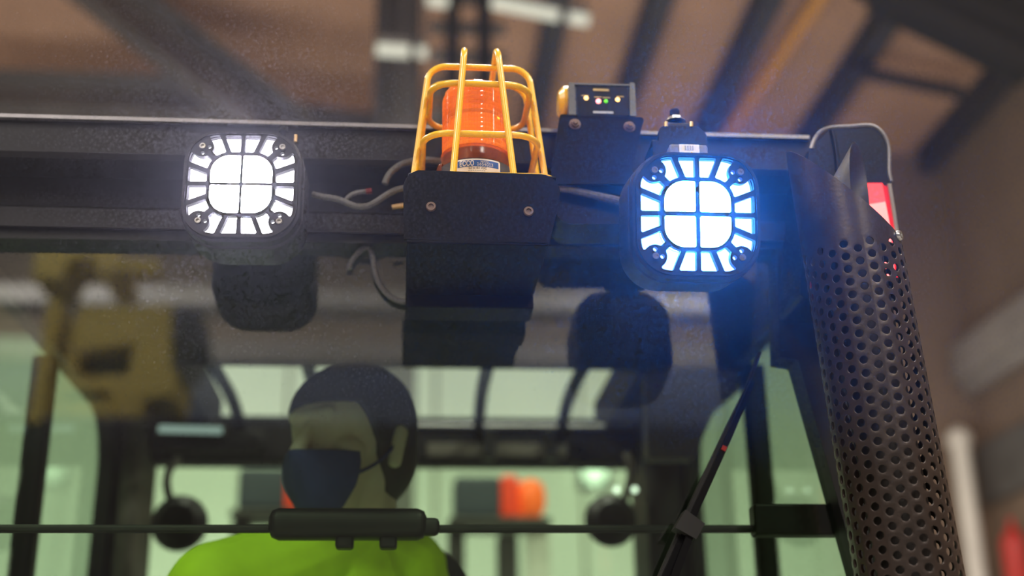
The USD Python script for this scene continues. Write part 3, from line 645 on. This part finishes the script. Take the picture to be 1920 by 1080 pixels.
def flat(poly_px, y, m, par, nm): obj(nm, ext_y(pxpoly(poly_px, y), y, y + .0005), m, par, smooth=False)
for k in range(4): flat([(1284 + 4.6 * k, 273), (1286.4 + 4.6 * k, 273), (1286.8 + 4.6 * k, 281), (1284.4 + 4.6 * k, 281)], yc - .0016, 'grey_print', s_, 'print_mark')
flat([(1288, 294), (1303, 294), (1297, 284)], yc - .0016, 'yellow_coat', s_, 'warning_triangle')

# ------------------------------------------------------------------ sensor box and plate
sb = thing('sensor_plate', 'black sloping plate with two bolts under the sensor box', 'bracket')
yS = 1.44
pl = pxpoly([(1050, 214), (1209, 220), (1203, 240), (1180, 345), (1030, 345)], yS, .004)
obj('plate', ext_y(pl, yS, yS + .005), 'black_paint', sb, smooth=False)
zsb = P(1130, 218, yS)[2]
obj('top_flange', rbox((P(1052, 216, yS)[0], yS, zsb - .004), (P(1206, 218, yS)[0], yS + .075, zsb), .0015), 'black_paint', sb)
for px, py in ((1078, 233), (1180, 238)):
    obj('bolt', hexbolt(P(px, py, yS), (0, -1, 0), .0055, .005), 'dull_bolt', sb)
yb_ = yS + .006
sx = thing('sensor_box', 'small grey black electronics box with four lit LEDs on a black plate', 'sensor')
bxp = pxpoly([(1072, 216.5), (1069, 157), (1186, 160), (1190, 219.5)], yb_)
obj('body', ext_y(bxp, yb_, yb_ + .06), 'grey_plastic', sx, smooth=False)
for px0, px1 in ((1066, 1077), (1180, 1190)):
    obj('corner_post', ext_y(pxpoly([(px0 + 1, 218), (px0, 155), (px1, 156), (px1 + 3, 219)], yb_ - .003, .002), yb_ - .004, yb_ + .062), 'post_aluminium', sx, smooth=20)
obj('top_edge', ext_y(pxpoly([(1068, 158), (1068, 155), (1187, 158), (1187, 161)], yb_ - .003), yb_ - .003, yb_ + .06), 'post_aluminium', sx, smooth=False)
fpn = obj('face_panel', ext_y(pxpoly([(1084, 216), (1082, 161), (1176, 163), (1180, 217)], yb_ - .002), yb_ - .002, yb_), 'black_satin', sx, smooth=False)
for nm, px, py, r, m in (('orange', 1099, 184, .0030, 'led_orange'), ('red', 1122, 190, .0034, 'led_red'), ('green', 1136, 190, .0026, 'led_green'), ('orange', 1158, 187, .0030, 'led_orange')):
    obj('indicator_led', moved(trimesh.creation.icosphere(2, r), P(px, py, yb_ - .002)), m, sx, smooth=True, label=nm + ' lit LED')
flat([(1112, 166), (1142, 167), (1142, 171), (1112, 170)], yb_ - .0028, 'gold_print', fpn, 'gold_print')
flat([(1112, 208), (1150, 209), (1150, 213), (1112, 212)], yb_ - .0028, 'grey_print', fpn, 'grey_print')
for x0, y0 in ((1090, 178), (1114, 181), (1130, 182), (1156, 180)): flat([(x0, y0), (x0 + 14, y0 + .4), (x0 + 14, y0 + 2), (x0, y0 + 1.6)], yb_ - .0028, 'gold_print', fpn, 'print_mark')
a = P(1062, 196, yb_ + .03)
obj('yellow_cover', moved(lathe([(0, -.012), (.016, -.011), (.0235, -.005), (.025, .004), (0, .004)], 28), rot((0, 1, 0), 90), a), 'yellow_coat', sx, label='yellow round cover on the left side')
# reversing alarm: black rounded box behind
al = thing('reversing_alarm', 'black rounded alarm housing below the sensor plate', 'alarm')
obj('housing', ext_y(pxpoly([(1042, 420), (1040, 330), (1075, 296), (1200, 292), (1220, 420)], 1.462, .02), 1.462, 1.53), 'black_satin', al, smooth=30)
obj('clip', tube(spline([P(1038, 322, 1.45), P(1048, 308, 1.45), P(1060, 299, 1.45)], 10), .0045, 8), 'steel', al, label='bright bend standing in for a glint on the cable')  # steel bend put in as the bright glint of a cable
obj('clip_screw', button(P(1065, 294, 1.447), (0, -1, 0), .006, .004), 'dull_bolt', al)
# ------------------------------------------------------------------ cables
def cable(pts, y, r, label, m='cable_sheath', name='cable'):
    if np.ndim(y) == 0: y = [y] * len(pts)
    obj(name, tube(spline([P(a, b, c) for (a, b), c in zip(pts, y)], 40), r, 10), m, None, label=label, cat='cable')
cable([(585, 364), (612, 370), (640, 376), (664, 386), (690, 386), (712, 374), (735, 360), (762, 352)], 1.485, .0042, 'grey black cable from the white lamp to the beacon bracket')
cable([(648, 376), (658, 366), (672, 361), (690, 359)], 1.49, .0032, 'short cable branch with a red end beside the white lamp')
obj('red_cable_end', tube([P(686, 359.5, 1.489), P(697, 358, 1.489)], .0038, 8), 'dark_red', None, label='dark red ferrule at the end of the short cable branch', cat='cable end')
cable([(722, 345), (728, 330), (745, 313), (770, 303), (800, 300), (840, 306)], 1.49, .0045, 'black looped cable left of the beacon guard foot')
cable([(735, 389), (745, 387), (760, 385)], 1.48, .0035, 'short brassy fitting end left of the beacon bracket', 'brass')
cable([(1045, 352), (1080, 358), (1120, 367), (1160, 376), (1190, 386)], 1.45, .005, 'black cable running from the beacon bracket to the blue lamp')
cable([(655, 505), (668, 478), (690, 464), (700, 490), (706, 520), (720, 545), (760, 566)], 1.57, .004, 'thin black cable loop hanging in front of the rear glass')

# ------------------------------------------------------------------ tail lamp at the right end of the rail
tl = thing('tail_lamp', 'tall black tail lamp housing with a lit red lens right of the exhaust mouth', 'tail lamp')
yt = 1.46
hp = pxpoly([(1516, 282), (1562, 236), (1640, 236), (1664, 262), (1672, 340), (1694, 470), (1694, 560), (1500, 560)], yt, .008)
cut = pxpoly([(1600, 342), (1700, 342), (1720, 520), (1600, 520)], yt)
obj('housing', ext_y(hp.difference(cut), yt, yt + .1), 'black_satin', tl, smooth=20)
obj('housing_rib', tube(spline([P(1559, 244, yt), P(1566, 275, yt - .001), P(1571, 320, yt - .001)], 10), .003, 8), 'black_satin', tl)
obj('edge_highlight', tube(spline([P(1522, 279, yt), P(1562, 239, yt), P(1600, 237, yt), P(1640, 238, yt), P(1662, 263, yt), P(1667, 300, yt), P(1671, 340, yt)], 40), .0028, 8), 'trim_metal', tl)  # pale bead put in as the soft highlight along the housing edge
obj('lens', ext_y(pxpoly([(1610, 345), (1656, 345), (1672, 420), (1680, 510), (1610, 510)], yt), yt + .004, yt + .06), 'tail_glow', tl, smooth=False, label='bright red lens')
obj('lens_top', ext_y(pxpoly([(1610, 343), (1655, 343), (1661, 376), (1610, 384)], yt), yt + .001, yt + .006), 'tail_upper', tl, smooth=False, label='redder upper lens')
obj('bulb', moved(trimesh.creation.icosphere(2, .011), P(1650, 436, yt + .003)), 'tail_bulb', tl, smooth=True, label='white hot bulb')
obj('lens_edge', ext_y(pxpoly([(1656, 345), (1667, 350), (1680, 430), (1692, 515), (1680, 515), (1671, 420)], yt), yt + .002, yt + .06), 'tail_edge', tl, smooth=False, label='deep red lens edge')
obj('lens_frame', tube(spline([P(1667, 345, yt), P(1676, 400, yt), P(1690, 500, yt)], 12), .003, 8), 'steel', tl)

# ------------------------------------------------------------------ exhaust stack with perforated heat shield
ye = 1.36; RS = .0572
A, B_ = P(1627, 640, ye), P(1690, 1000, ye)
ax = (A - B_) / np.linalg.norm(A - B_)                   # upwards
ex = np.cross([0, 1, 0], ax); ex /= np.linalg.norm(ex)
if ex[0] < 0: ex = -ex
ey = np.cross(ax, ex)
if ey[1] < 0: ey = -ey
def E_(th, v, r):                                        # th = 0 faces right, -90 deg faces the camera
    th, v = np.asarray(th)[..., None], np.asarray(v)[..., None]
    return A + ax * v + r * (ex * np.cos(th) + ey * np.sin(th))
ncol, dv = 24, .0152
du = 2 * math.pi / ncol
vtop = (A - P(1600, 472, ye)) @ -ax
vtop = float((P(1600, 474, ye) - A) @ ax)
vbot = -1.05
nrow = int((vtop - vbot) / dv)
K = 16; ang = np.arange(K) / K * 2 * np.pi
hole = np.c_[np.cos(ang), np.sin(ang)]
rect = hole / np.max(np.abs(hole), axis=1, keepdims=True)
hr = .0047
verts, faces = [], []
for c in range(ncol):
    off = (c % 2) * .5
    for r in range(nrow):
        u0, v0 = c * du, vtop - (r + .5 + off) * dv
        i0 = sum(len(v) for v in verts) if False else (c * nrow + r) * 5 * K
        ru, rv = rect[:, 0] * du / 2 + u0, rect[:, 1] * dv / 2 + v0
        hu, hv = hole[:, 0] * hr / RS + u0, hole[:, 1] * hr + v0
        hu1, hv1 = hole[:, 0] * hr * 1.13 / RS + u0, hole[:, 1] * hr * 1.13 + v0
        verts += [E_(ru, rv, RS), E_(hu1, hv1, RS), E_(hu, hv, RS - .0005), E_(hu, hv, RS - .0016), E_(ru, rv, RS - .0016)]
        for k in range(K):
            l = (k + 1) % K
            for a0 in range(4):
                p0, p1 = i0 + a0 * K, i0 + (a0 + 1) * K
                faces += [(p0 + k, p0 + l, p1 + l), (p0 + k, p1 + l, p1 + k)]
verts = np.vstack(verts); perf = trimesh.Trimesh(verts, faces, process=False)
# solid collar above the holes with its slanting mouth
vl = float((P(1508, 283, ye) - A) @ ax); vr = float((P(1686, 458, ye) - A) @ ax)
nt, nv = 72, 10
th = np.arange(nt) / nt * 2 * np.pi
k_x = (vl - vr) / 2
vm = (vl + vr) / 2 - k_x * np.cos(th) + .48 * RS * np.sin(th)
sv, sf = [], []
for j in range(nv + 1):
    s = j / nv; v_ = (vtop - .0 ) * (1 - s) + np.maximum(vm, vtop + .002) * s
    sv.append(E_(th, v_, RS))
for j in range(nv, -1, -1):
    s = j / nv; v_ = (vtop) * (1 - s) + np.maximum(vm, vtop + .002) * s
    sv.append(E_(th, v_, RS - .002))
N = 2 * nv + 2
for j in range(N - 1):
    for k in range(nt):
        l = (k + 1) % nt; sf += [(j * nt + k, j * nt + l, (j + 1) * nt + l), (j * nt + k, (j + 1) * nt + l, (j + 1) * nt + k)]
# half-cell filler below the collar for the staggered columns
fv, ff = [], []
for c in range(1, ncol, 2):
    i0 = len(fv)
    us = np.linspace(c * du - du / 2, c * du + du / 2, 4)
    for u_ in us: fv += [E_(u_, vtop + .0005, RS), E_(u_, vtop - dv / 2, RS)]
    for k in range(3): ff += [(i0 + 2 * k, i0 + 2 * k + 2, i0 + 2 * k + 3), (i0 + 2 * k, i0 + 2 * k + 3, i0 + 2 * k + 1)]
es = thing('exhaust_stack', 'dark exhaust stack with a perforated heat shield at the right of the cab', 'exhaust pipe')
filler = trimesh.Trimesh(np.array(fv), ff, process=False)
obj('heat_shield', cat_([perf, filler]), 'shield_steel', es, smooth=40, label='perforated steel heat shield')
obj('shield_collar', trimesh.Trimesh(np.vstack(sv), sf, process=False), 'shield_steel', es, smooth=40, label='plain slanting collar')
# inner pipe, leaning mouth cut obliquely
o_c = P(1612, 355, ye + .005)
d_ = np.array([.53, 0.05, .85]); d_ /= np.linalg.norm(d_)
n_ = np.array([.80, -.60, .06]); n_ /= np.linalg.norm(n_)
def cylm(a, b, r, seg=48):
    L = np.linalg.norm(b - a); T = trimesh.geometry.align_vectors([0, 0, 1], (b - a) / L); T[:3, 3] = a
    return m3.Manifold.cylinder(float(L), float(r), float(r), seg).transform(T[:3].tolist())
lo_ = o_c - d_ * .065; hi_ = o_c + d_ * .15
tubem = cylm(lo_, hi_, .0345) - cylm(lo_ - d_ * .01, hi_ + d_ * .01, .0330) - half(o_c, n_, 1.0)
obj('outlet_pipe', tubem, 'pipe_steel', es, smooth=30, label='slant cut outlet pipe')
obj('inner_pipe', tube([E_(0, vtop + .02, 0), E_(0, vbot, 0)], .034, 32), 'pipe_steel', es)
tv = float((P(1655, 466, ye) - A) @ ax)
nrm = (ex * math.cos(-.75) + ey * math.sin(-.75))
obj('shield_screw', button(E_(-.75, tv, RS), nrm, .0062, .004), 'steel', es, label='steel screw head')
obj('stack_bracket', [rbox(A + ax * -.75 + (-.02, .02, -.02), A + ax * -.75 + (.02, .25, .02), .003)], 'black_paint', es)
# ------------------------------------------------------------------ rear wiper
wp = thing('rear_wiper', 'black wiper arm and blade slanting across the right of the rear glass', 'wiper')
yw = 1.555
def strip(pts, w0, w1, y0, y1, m, nm, par=wp, label=None):
    q = np.array([[P(a, b, y0)[0], P(a, b, y0)[2]] for a, b in pts]); d = np.gradient(q, axis=0); d /= np.linalg.norm(d, axis=1, keepdims=True); n = np.c_[-d[:, 1], d[:, 0]]
    w = np.linspace(w0, w1, len(q))[:, None] / 2
    return obj(nm, ext_y(Polygon(np.vstack([q + n * w, (q - n * w)[::-1]])), y0, y1), m, par, smooth=20, label=label)
strip([(1215, 1135), (1240, 1078), (1300, 940), (1360, 812), (1400, 730), (1426, 660)], .006, .0035, yw - .012, yw, 'rubber', 'blade')
strip([(1224, 1135), (1250, 1078), (1310, 945), (1368, 818), (1412, 715)], .010, .006, yw - .02, yw - .01, 'black_satin', 'blade_spine')
strip([(1240, 1160), (1272, 1062), (1292, 1010), (1304, 975)], .010, .008, yw - .03, yw - .016, 'black_satin', 'arm')
strip([(1276, 972), (1314, 996)], .026, .022, yw - .034, yw - .008, 'rubber', 'clip')
strip([(1354, 838), (1362, 842)], .006, .006, yw - .022, yw - .019, 'red_base_ring', 'red_mark', label='red mark')
obj('pivot', tube([P(1232, 1165, yw - .04), P(1232, 1165, yw + .02)], .014, 16), 'black_paint', wp)
obj('rail_bolt', moved(lathe([(0, 0), (.006, 0), (.0055, .006), (.003, .009), (0, .0095)], 12), P(513, 243, 1.51)), 'black_paint', None, label='small black bolt head on the rail edge above the white lamp', cat='bolt')

# ------------------------------------------------------------------ thin added volume for the bloom around the lamps
MATS['lamp_bloom'] = usdkit.material(stage, '/World/Looks/lamp_bloom', {'v': ('principled_volume', {'color': (.9, .92, 1.0), 'density': .02, 'anisotropy': .6})}, volume='v.volume')
obj('lamp_bloom', bx((-1.2, .95, 1.85), (1.1, 1.545, 2.75)), 'lamp_bloom', None, smooth=False, label='thin added volume giving the bloom around the lamps at the cab rail', cat='lamp_bloom', kind='stuff')
